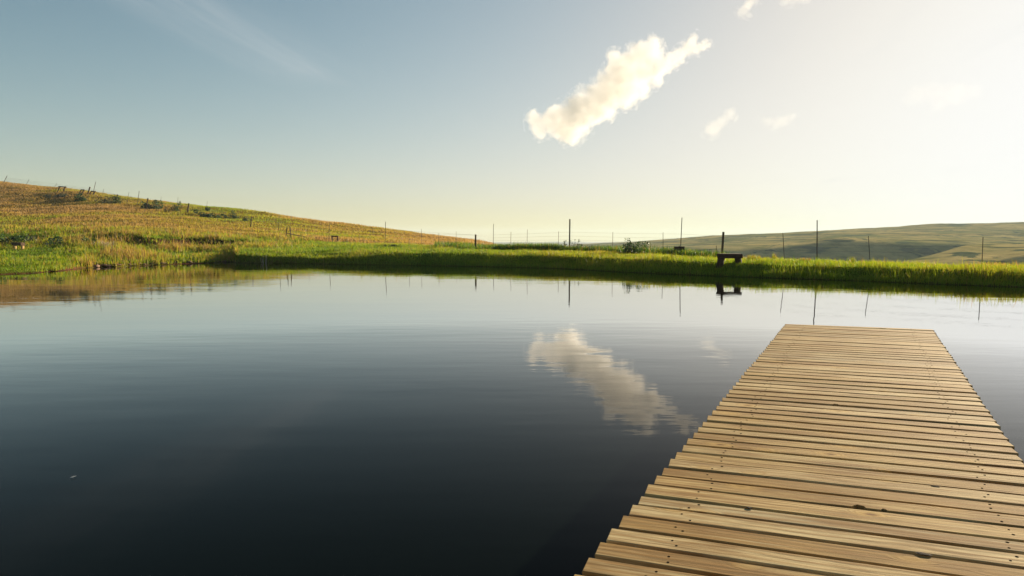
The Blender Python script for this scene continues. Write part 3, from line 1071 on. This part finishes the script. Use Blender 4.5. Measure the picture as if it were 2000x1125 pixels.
# ------------------------------------------------------------------ benches, rails and board
def timber_bench(px, py, length, height, yaw, label, slab=(.30, .15), leg=(.20, .26), matl=None, mattop=None, splay=.06, smin=3):
    g = ground_at(px, py, smin)
    e = empty('bench', g - Vector((0, 0, .02)), label, 'bench', 'benches around the pond', yaw)
    bm = bmesh.new()
    box(bm, (0, 0, height - slab[1] / 2), (length, slab[0], slab[1]), jit=.02)
    bmesh.ops.bevel(bm, geom=bm.edges[:], offset=.018, segments=2, affect='EDGES')
    from_bm('seat', bm, mattop or MAT_SLEEPER, e)
    for sg in (-1, 1):
        bm = bmesh.new()
        hb = height - slab[1]
        x = sg * (length / 2 - leg[0] * .55)
        vs = []
        for z, w in ((-.15, leg[0] * 1.15), (hb * .55, leg[0]), (hb + .0, leg[0] * 1.05)):
            ring_ = []
            for q in range(8):
                a = 2 * math.pi * (q + .5) / 8
                ring_.append(bm.verts.new((x + sg * splay * (1 - z / hb) + w * .55 * math.cos(a) + random.uniform(-.012, .012), leg[1] * .55 * math.sin(a), z)))
            vs.append(ring_)
        for i in range(2):
            for q in range(8):
                bm.faces.new((vs[i][q], vs[i][(q + 1) % 8], vs[i + 1][(q + 1) % 8], vs[i + 1][q]))
        bm.faces.new(vs[-1])
        from_bm('leg', bm, matl or MAT_SLEEPER, e)
    return e


timber_bench(1425, 516, 1.0, .47, R(6), 'dark chunky timber bench on the dam crest in front of a thick post', slab=(.34, .19), leg=(.25, .3), splay=.05)
timber_bench(38, 489, .85, .56, R(-18), 'small bench with pale sunlit legs on the left lawn', slab=(.34, .22), leg=(.12, .2), matl=MAT_PALELEG, mattop=MAT_POST, splay=0, smin=4)
timber_bench(655, 473, .62, .62, R(4), 'small dark bench with thin legs on the dam, backed by the hill', slab=(.3, .12), leg=(.1, .16), splay=0, smin=5)

# broken stile: two leaning poles and a fallen rail
g = ground_at(562, 467, 5)
e = empty('broken_stile', g, 'two leaning brown poles with a fallen rail at the foot of the hill', 'stile')
k = g.y / F
for (x0, y0, x1, y1, r_) in ((557, 467, 561, 442, .045), (569, 467, 566, 442, .045)):
    bm = bmesh.new()
    tube(bm, at(x0, y0 + 2, g.y) - g, at(x1, y1, g.y) - g, r_, r_ * .9, 7)
    from_bm('pole', bm, MAT_POST, e)
bm = bmesh.new()
tube(bm, at(561, 456, g.y) - g, at(598, 463, g.y + 1.5) - g, .04, .035, 7)
from_bm('rail', bm, MAT_POST, e)


# wooden rail on the skyline
def hitch(px0, px1, top, foot, label, rail_from, rail_to):
    g = ground_at((px0 + px1) / 2, foot, 8)
    e = empty('hitching_rail', g, label, 'rail', 'wooden rails on the hill skyline')
    for p in (px0, px1):
        gg = ground_at(p, foot, 8)
        bm = bmesh.new()
        tube(bm, gg - g - Vector((0, 0, .3)), at(p, top, g.y) - g, .11, .10, 8)
        from_bm('post', bm, MAT_POST, e)
    bm = bmesh.new()
    tube(bm, at(rail_from, top + .4, g.y) - g, at(rail_to, top + 1.4, g.y) - g, .09, .09, 8)
    from_bm('rail', bm, MAT_POST, e)


hitch(117, 128, 364, 377, 'wooden hitching rail, two posts and a crossbar, left on the hill skyline', 114, 130)
hitch(159, 164, 370, 380, 'short squat wooden rail right of the longer one on the skyline', 158, 165)
hitch(179, 186, 373, 381, 'squat wooden rail at the foot of the tall skyline post', 178, 187)

# small dark board on a stake
g = ground_at(1326, 499, 4)
e = empty('notice_board', g, 'small dark blank board on a low stake by the fence', 'board', None, R(-4))
k = g.y / F
bm = bmesh.new()
box(bm, (0, -.03, .46), (20 * k, .045, 7.5 * k), jit=.004)
from_bm('board', bm, MAT_SLEEPER, e)
bm = bmesh.new()
box(bm, (0, .012, .25), (.05, .036, .72), jit=.003)
from_bm('stake', bm, MAT_POST, e)

# white feather floating on the pond
g = on_plane(143, 932, 0.006)
bm = bmesh.new()
vs = [bm.verts.new((x, y, z)) for x, y, z in ((-.02, 0, 0), (-.006, -.007, .002), (.012, -.005, .004), (.02, 0, .006), (.012, .005, .005), (-.006, .007, .003), (-.02, 0, .003))]
bm.faces.new(vs[:6])
bmesh.ops.solidify(bm, geom=bm.faces[:], thickness=.002)
o = from_bm('feather', bm, MAT_FEATHER)
o.location = g
o.rotation_euler = (0, 0, R(35))
set_props(o, 'tiny white feather floating alone on the dark water', 'feather')

# ------------------------------------------------------------------ wooden dock
m, t, b = new_mat('weathered_pine')
co = nd(t, 'ShaderNodeTexCoord').outputs['Object']
oi = nd(t, 'ShaderNodeObjectInfo').outputs['Random']
sx = nd(t, 'ShaderNodeSeparateXYZ')
t.links.new(co, sx.inputs[0])
offs = nd(t, 'ShaderNodeCombineXYZ')
t.links.new(math_n(t, 'ADD', sx.outputs[0], math_n(t, 'MULTIPLY', oi, 311.0)), offs.inputs[0])
t.links.new(math_n(t, 'ADD', sx.outputs[1], math_n(t, 'MULTIPLY', oi, 47.0)), offs.inputs[1])
t.links.new(sx.outputs[2], offs.inputs[2])
v0 = offs.outputs[0]
# knots
vor = nd(t, 'ShaderNodeTexVoronoi')
vor.inputs['Scale'].default_value = 1.0
t.links.new(mapping(t, v0, scale=(3.6, 8.0, 2.0)), vor.inputs['Vector'])
kd = vor.outputs['Distance']
kcol = vor.outputs['Color']
sk = nd(t, 'ShaderNodeSeparateColor')
t.links.new(kcol, sk.inputs[0])
pick = ramp(t, sk.outputs[0], [(0.78, 0.0), (0.80, 1.0)])
knot = math_n(t, 'MULTIPLY', ramp(t, kd, [(0.04, 1.0), (0.14, 0.0)]), pick)
halo = math_n(t, 'MULTIPLY', ramp(t, kd, [(0.05, 1.0), (0.42, 0.0)], 'EASE'), pick)
# grain: growth-ring lines flowing round the knots
wob = noise_n(t, mapping(t, v0, scale=(1.1, 7.0, 4.0)), 1.0, 3, 0.5)
gy = math_n(t, 'ADD', math_n(t, 'MULTIPLY', sx.outputs[1], 60.0), math_n(t, 'MULTIPLY', wob, 9.0))
gy = math_n(t, 'ADD', gy, math_n(t, 'MULTIPLY', halo, 7.0))
gy = math_n(t, 'ADD', gy, math_n(t, 'MULTIPLY', oi, 90.0))
ringl = math_n(t, 'MULTIPLY', math_n(t, 'ADD', math_n(t, 'SINE', math_n(t, 'MULTIPLY', gy, 3.0)), 1.0), 0.5)
fib = noise_n(t, mapping(t, v0, scale=(5.0, 170.0, 60.0)), 1.0, 5, 0.65)
blot = noise_n(t, mapping(t, v0, scale=(1.6, 9.0, 3.0)), 1.0, 4, 0.6)
streak = noise_n(t, mapping(t, v0, scale=(1.3, 48.0, 20.0)), 1.0, 5, 0.6)
wh = nd(t, 'ShaderNodeTexWhiteNoise')
wh.noise_dimensions = '1D'
t.links.new(math_n(t, 'MULTIPLY', oi, 57.3), wh.inputs['W'])
pal = nd(t, 'ShaderNodeValToRGB')
pal.color_ramp.interpolation = 'LINEAR'
PINE = [(0.0, (0.46, 0.36, 0.18)), (0.22, (0.54, 0.43, 0.235)), (0.42, (0.43, 0.305, 0.13)), (0.6, (0.38, 0.315, 0.185)), (0.78, (0.46, 0.33, 0.145)), (0.9, (0.31, 0.20, 0.075)), (1.0, (0.40, 0.29, 0.14))]
while len(pal.color_ramp.elements) < len(PINE):
    pal.color_ramp.elements.new(.5)
for e_, (p_, c_) in zip(pal.color_ramp.elements, PINE):
    e_.position = p_
    e_.color = (*c_, 1)
t.links.new(wh.outputs[0], pal.inputs[0])
base = pal.outputs[0]
base = mix_c(t, ramp(t, blot, [(0.46, 0.0), (0.62, 0.85)]), base, (0.22, 0.125, 0.045))
base = mix_c(t, ramp(t, blot, [(0.25, 0.6), (0.40, 0.0)]), base, (0.54, 0.44, 0.25))
base = mix_c(t, ramp(t, streak, [(0.50, 0.0), (0.66, 0.9)]), base, (0.18, 0.11, 0.045))
base = mix_c(t, ramp(t, streak, [(0.28, 0.7), (0.42, 0.0)]), base, (0.56, 0.45, 0.25))
base = mix_c(t, math_n(t, 'MULTIPLY', ramp(t, ringl, [(0.5, 0.0), (1.0, 0.5)]), 1.0), base, (0.27, 0.15, 0.05))
base = mix_c(t, ramp(t, fib, [(0.46, 0.0), (0.72, 0.6)]), base, (0.17, 0.125, 0.065))
base = mix_c(t, math_n(t, 'MULTIPLY', halo, 0.6), base, (0.50, 0.33, 0.11))
base = mix_c(t, math_n(t, 'MULTIPLY', knot, 0.9), base, (0.09, 0.035, 0.010))
t.links.new(base, b.inputs['Base Color'])
b.inputs['Roughness'].default_value = 0.85
b.inputs['Specular IOR Level'].default_value = 0.04
bp = nd(t, 'ShaderNodeBump')
bp.inputs['Strength'].default_value = 0.5
bp.inputs['Distance'].default_value = 0.0022
t.links.new(math_n(t, 'ADD', math_n(t, 'MULTIPLY', fib, 1.0), math_n(t, 'MULTIPLY', ringl, 0.35)), bp.inputs['Height'])
t.links.new(bp.outputs[0], b.inputs['Normal'])
MAT_PINE = m

L0, L1 = on_plane(1130, 1115, DECK), on_plane(1535, 632.5, DECK)
R0, R1 = on_plane(1986.4, 885.7, DECK), on_plane(1822, 643.5, DECK)
axis = (L1 - L0).normalized()
dl = axis
dr = (R1 - R0).normalized()
pdir0 = (R1 - L1).normalized()
# measured rows of the plank joints along the left edge
joints = [1116, 1087, 1054, 1030, 1006, 984, 966, 945, 928, 911.7, 895.4, 881.5, 867, 854.6, 843, 832.4, 821.8, 811, 799.7, 791.9,
          783.6, 775.7, 768.4, 759.6, 752.3, 745.5, 738.6, 732]
ts = [(on_plane(1130 - 0.8385 * 0 + (1115 - y) * 0.8385, y, DECK) - L0).dot(axis) for y in joints]
tend = (L1 - L0).dot(axis)
pitch = (ts[-1] - ts[0]) / (len(ts) - 1)
nfar = round((tend - ts[-1]) / pitch)
ts += [ts[-1] + (tend - ts[-1]) * (i + 1) / nfar for i in range(nfar)]
ts = [ts[0] - pitch * (i + 1) for i in range(30)][::-1] + ts
print('plank pitch', pitch, 'length', tend, 'angle', math.degrees(math.acos(axis.dot(pdir0))), 'n', len(ts), 'taper', math.degrees(math.acos(dl.dot(dr))), 'width', (R1 - L1).length)

dock = empty('dock', L0.lerp(L1, .5) * 1.0, 'long pale timber dock of crosswise planks reaching into the pond', 'dock')
dk0 = dock.location.copy()
perp = Vector((axis.y, -axis.x, 0))


def line_hit(p, d, q, e):
    """intersection of p + a d with q + b e in the plane"""
    den = d.x * e.y - d.y * e.x
    a = ((q.x - p.x) * e.y - (q.y - p.y) * e.x) / den
    return p + d * a


NOTCH = {}          # plank index -> list of (fraction along, half width, depth, side)
rd = random.Random(21)
TH_P = .044
screws = bmesh.new()
npl = len(ts) - 1
near0 = 30          # index of the plank just behind joint 1116


def plank_at(px, py):
    q = on_plane(px, py, DECK)
    tq = (q - L0).dot(axis) + (q - L0).dot(perp) * math.tan(skew0)
    i = max(j for j in range(npl) if ts[j] <= tq)
    return i, q


skew0 = math.acos(max(-1, min(1, pdir0.dot(perp)))) * (1 if pdir0.dot(axis) < 0 else -1)
for (px_, py_, hw, dp, sd) in ((1669, 971, .028, .030, 0), (1720, 984, .012, .016, 0), (1631, 789, .022, .018, 0), (1720, 640, .05, .03, 0)):
    i, q = plank_at(px_, py_)
    NOTCH.setdefault(i, []).append((q, hw, dp, sd))

for i in range(npl):
    t0, t1 = ts[i], ts[i + 1]
    gap = (t1 - t0) * rd.choice((.14, .18, .21, .24, .27, .30))
    if t0 > tend * .55:
        gap = (t1 - t0) * rd.choice((.12, .16, .20, .24))
    sk = skew0 + rd.uniform(-.004, .004)
    pd = (perp - axis * math.tan(sk)).normalized()
    near, farp = L0 + axis * (t0 + gap * .5), L0 + axis * (t1 - gap * .5)
    e0, e1 = rd.uniform(-.005, .005), rd.uniform(-.004, .004)
    A = near - pd * e0
    B = line_hit(near, pd, R1, dr) + pd * e1
    Dd = farp - pd * e0
    C = line_hit(farp, pd, R1, dr) + pd * e1
    mid = (A + B + C + Dd) / 4
    ex = pd
    ey = Vector((-pd.y, pd.x, 0))
    hl = ((B - A).length) / 2
    hw = abs((farp - near).dot(ey)) / 2
    # outline counter-clockwise, near edge first
    out = []
    notches = [(p.dot(ex) - mid.dot(ex), hw_, dp_) for (p, hw_, dp_, sd_) in NOTCH.get(i, [])]
    nseg = 10
    xs = [-hl + 2 * hl * k / nseg for k in range(nseg + 1)]
    wav = lambda x, ph: .0022 * math.sin(x * 3.1 + ph) + .0012 * math.sin(x * 9.7 + ph * 2)
    ph1, ph2 = rd.uniform(0, 6), rd.uniform(0, 6)
    low = [(x, -hw + wav(x, ph1)) for x in xs]
    for (nx, nhw, ndp) in notches:
        low = [q for q in low if abs(q[0] - nx) > nhw * 1.3]
        low += [(nx - nhw, -hw), (nx - nhw * .55, -hw + ndp * .55), (nx - nhw * .1, -hw + ndp), (nx + nhw * .3, -hw + ndp * .8), (nx + nhw * .75, -hw + ndp * .7), (nx + nhw, -hw)]
    low.sort()
    up_ = [(x, hw + wav(x, ph2)) for x in xs][::-1]
    out = low + up_
    bm = bmesh.new()
    tilt = rd.uniform(-.012, .012)
    dz = rd.uniform(-.002, .002)
    zf = lambda x, y: dz + tilt * y + .0015 * math.sin(x * 2 + ph1)
    n_ = len(out)
    ch = .0022
    sx_, sy_ = (hl - ch) / hl, (hw - ch) / hw
    topv = [bm.verts.new((x * sx_, y * sy_, zf(x, y))) for x, y in out]
    rim = [bm.verts.new((x, y, zf(x, y) - ch)) for x, y in out]
    bot = [bm.verts.new((x, y, zf(x, y) - TH_P)) for x, y in out]
    bm.faces.new(topv)
    bm.faces.new(bot[::-1])
    for k in range(n_):
        k2 = (k + 1) % n_
        bm.faces.new((rim[k], rim[k2], topv[k2], topv[k]))
        bm.faces.new((bot[k], bot[k2], rim[k2], rim[k]))
    bmesh.ops.triangulate(bm, faces=[f for f in bm.faces if len(f.verts) > 4])
    o = from_bm('plank', bm, MAT_PINE, dock)
    o.location = mid - dk0
    o.rotation_euler = (0, 0, math.atan2(ex.y, ex.x))
    # screw heads: two at each bearer
    W2 = o.rotation_euler.to_matrix()
    for sxp, in ((-hl + .23,), (hl - .23,)):
        for fy in (-.45, .45):
            x, y = sxp + rd.uniform(-.03, .03), hw * (fy + rd.uniform(-.22, .22))
            c = mid - dk0 + W2 @ Vector((x, y, zf(x, y)))
            rr_ = .0048 * rd.uniform(.8, 1.3)
            ring_ = [screws.verts.new(c + Vector((rr_ * math.cos(a), rr_ * math.sin(a), .0008))) for a in [k * math.pi / 4 for k in range(8)]]
            ring2 = [screws.verts.new(v.co - Vector((0, 0, .006))) for v in ring_]
            screws.faces.new(ring_)
            for k in range(8):
                screws.faces.new((ring2[k], ring2[(k + 1) % 8], ring_[(k + 1) % 8], ring_[k]))
so = from_bm('screw_heads', screws, MAT_SCREW, dock)
so['kind'] = 'stuff'
# knot holes: dark resin plugs set in the planks
for (px_, py_, rx, ry) in ((1804, 1083, .026, .013), (1827, 951, .018, .006), (1463, 993, .014, .007)):
    i, q = plank_at(px_, py_)
    bm = bmesh.new()
    bmesh.ops.create_icosphere(bm, subdivisions=2, radius=1)
    for v in bm.verts:
        v.co *= 1 + .25 * mnoise.noise(v.co * 2 + Vector((px_, 0, 0)))
        v.co = Vector((v.co.x * rx, v.co.y * ry, v.co.z * .0022))
    o = from_bm('knot', bm, MAT_DARK, dock)
    o.location = q - dk0 + Vector((0, 0, .002))
    o.rotation_euler = (0, 0, math.atan2(perp.y, perp.x))
# bearers and piles
wid = (R1 - L1).length
for fr in (.12, .5, .87):
    a = (L0 + axis * ts[0]).lerp(line_hit(L0 + axis * ts[0], perp, R1, dr), fr)
    bq = L1.lerp(line_hit(L1, perp, R1, dr), fr) - axis * .08
    bm = bmesh.new()
    dd = (bq - a)
    box(bm, (a + bq) / 2 - dk0 - Vector((0, 0, TH_P + .01 + .075)), (dd.length, .05, .15), Matrix.Rotation(math.atan2(dd.y, dd.x), 3, 'Z'))
    from_bm('bearer', bm, MAT_BEAM, dock)
for tt_ in (tend - .35, tend * .66, tend * .33, .1):
    for fr in (.2, .79):
        p = (L0 + axis * tt_).lerp(line_hit(L0 + axis * tt_, perp, R1, dr), fr) - dk0
        bm = bmesh.new()
        tube(bm, (p.x, p.y, -DECK - 1.6), (p.x, p.y, -TH_P - .012), .075, .07, 10)
        from_bm('pile', bm, MAT_BEAM, dock)


# ------------------------------------------------------------------ clouds
def cloud_mat(name, spheres, dens, scale, lo, hi, amp, aniso=0.12, alb=(0.97, 0.96, 0.945)):
    """Vapour: dense in the heart of the billows, thinned and frayed by noise towards their skin."""
    m, t, b = new_mat(name)
    t.nodes.remove(b)
    co = nd(t, 'ShaderNodeTexCoord').outputs['Object']
    wv = nd(t, 'ShaderNodeTexNoise')
    wv.inputs['Scale'].default_value = scale * 1.4
    wv.inputs['Detail'].default_value = 3
    t.links.new(co, wv.inputs['Vector'])
    wob = vmath(t, 'MULTIPLY', vmath(t, 'SUBTRACT', wv.outputs['Color'], (.5, .5, .5)), (14, 14, 14))
    cw = vmath(t, 'ADD', co, wob)
    body = None
    for (c, r) in spheres:
        q = vmath(t, 'MULTIPLY', vmath(t, 'SUBTRACT', cw, tuple(c)), (1 / r, 1 / r, 1 / r))
        d2 = vmath(t, 'DOT_PRODUCT', q, q)
        f = math_n(t, 'MAXIMUM', math_n(t, 'SUBTRACT', 1.0, d2), 0.0)
        body = f if body is None else math_n(t, 'ADD', body, f)
    n = noise_n(t, co, scale * 1.5, 7, 0.68)
    d = math_n(t, 'ADD', body, math_n(t, 'MULTIPLY', math_n(t, 'SUBTRACT', n, 0.5), amp))
    d = ramp(t, d, [(lo, 0.0), (hi, 1.0)])
    pv = nd(t, 'ShaderNodeVolumePrincipled')
    pv.inputs['Density Attribute'].default_value = ''
    pv.inputs['Color'].default_value = (*alb, 1)
    pv.inputs['Anisotropy'].default_value = aniso
    t.links.new(math_n(t, 'MULTIPLY', d, dens), pv.inputs['Density'])
    t.links.new(pv.outputs[0], t.nodes['Material Output'].inputs['Volume'])
    return m


def cloud(name, blobs, Y, label, dens, scale=.03, lo=.15, hi=2.3, amp=3.2, grow=1.75, voxel=6.0, group='small clouds around the big one'):
    k = Y / F
    cx = sum(q[0] for q in blobs) / len(blobs)
    cy = sum(q[1] for q in blobs) / len(blobs)
    c0 = at(cx, cy, Y)
    bm = bmesh.new()
    rd = random.Random(int(cx))
    sph = []
    for (px_, py_, rp) in blobs:
        r = rp * k * grow
        p = at(px_, py_, Y) - c0 + Vector((0, rd.uniform(-.3, .3) * r, 0))
        sph.append((p, r))
        bmesh.ops.create_icosphere(bm, subdivisions=2, radius=r * 1.08 + 7, matrix=Matrix.Translation(p))
    o = from_bm(name, bm, cloud_mat('cloud_vapour', sph, dens, scale, lo, hi, amp), smooth=True)
    o.location = c0
    md = o.modifiers.new('join', 'REMESH')
    md.mode = 'VOXEL'
    md.voxel_size = voxel
    return set_props(o, label, 'cloud', group)


big = [(1043, 230, 10), (1047, 244, 11), (1054, 258, 9), (1070, 240, 12), (1078, 222, 11), (1096, 236, 20), (1108, 258, 16), (1118, 268, 11), (1120, 222, 20), (1132, 244, 16),
       (1150, 202, 22), (1162, 226, 14), (1184, 184, 23), (1178, 212, 16), (1198, 112, 9), (1203, 128, 11), (1206, 160, 24), (1218, 138, 21), (1224, 182, 18), (1236, 156, 22), (1240, 116, 17),
       (1252, 94, 9), (1262, 104, 12), (1275, 86, 10), (1276, 104, 13), (1255, 180, 10), (1272, 136, 18), (1284, 160, 8), (1298, 128, 12), (1312, 113, 8), (1325, 118, 8), (1328, 105, 8),
       (1340, 98, 9), (1350, 88, 7), (1355, 74, 7), (1363, 96, 7), (1373, 90, 6), (1377, 80, 4), (1384, 89, 4)]
cloud('cloud', big, 1500, 'large ragged cumulus cloud with a grey middle and bright lower right edge', .036)
cloud('cloud', [(1382, 256, 7), (1392, 252, 10), (1402, 244, 8), (1412, 236, 8), (1424, 224, 8), (1430, 216, 5)], 1500, 'small cream cloud puff just right of and below the large cloud', .008, hi=1.8, amp=3.4)
cloud('cloud', [(1490, 234, 5), (1504, 236, 6), (1520, 240, 8), (1534, 234, 8), (1546, 228, 5)], 1500, 'faint white cloud wisp right of the small cream puff', .005, hi=1.8, amp=3.4)
cloud('cloud', [(1448, 22, 6), (1456, 16, 7), (1463, 8, 7), (1472, -2, 8), (1466, 28, 4)], 1500, 'small white cloud cut by the top edge of the photo above the large cloud', .011, hi=1.8, amp=3.4)
cloud('cloud', [(1532, 2, 6), (1545, -6, 9), (1562, -6, 9), (1576, -4, 7)], 1500, 'pale cloud scrap at the top edge right of the small white cloud', .006, hi=1.8, amp=3.4)
cloud('cloud', [(1780, 190, 12), (1800, 182, 14), (1825, 176, 12), (1850, 186, 16), (1880, 182, 16), (1905, 178, 10), (1830, 200, 12)], 1500, 'broad dim cloud veil in the white glare at the right', .0012, hi=1.8, amp=3.4)
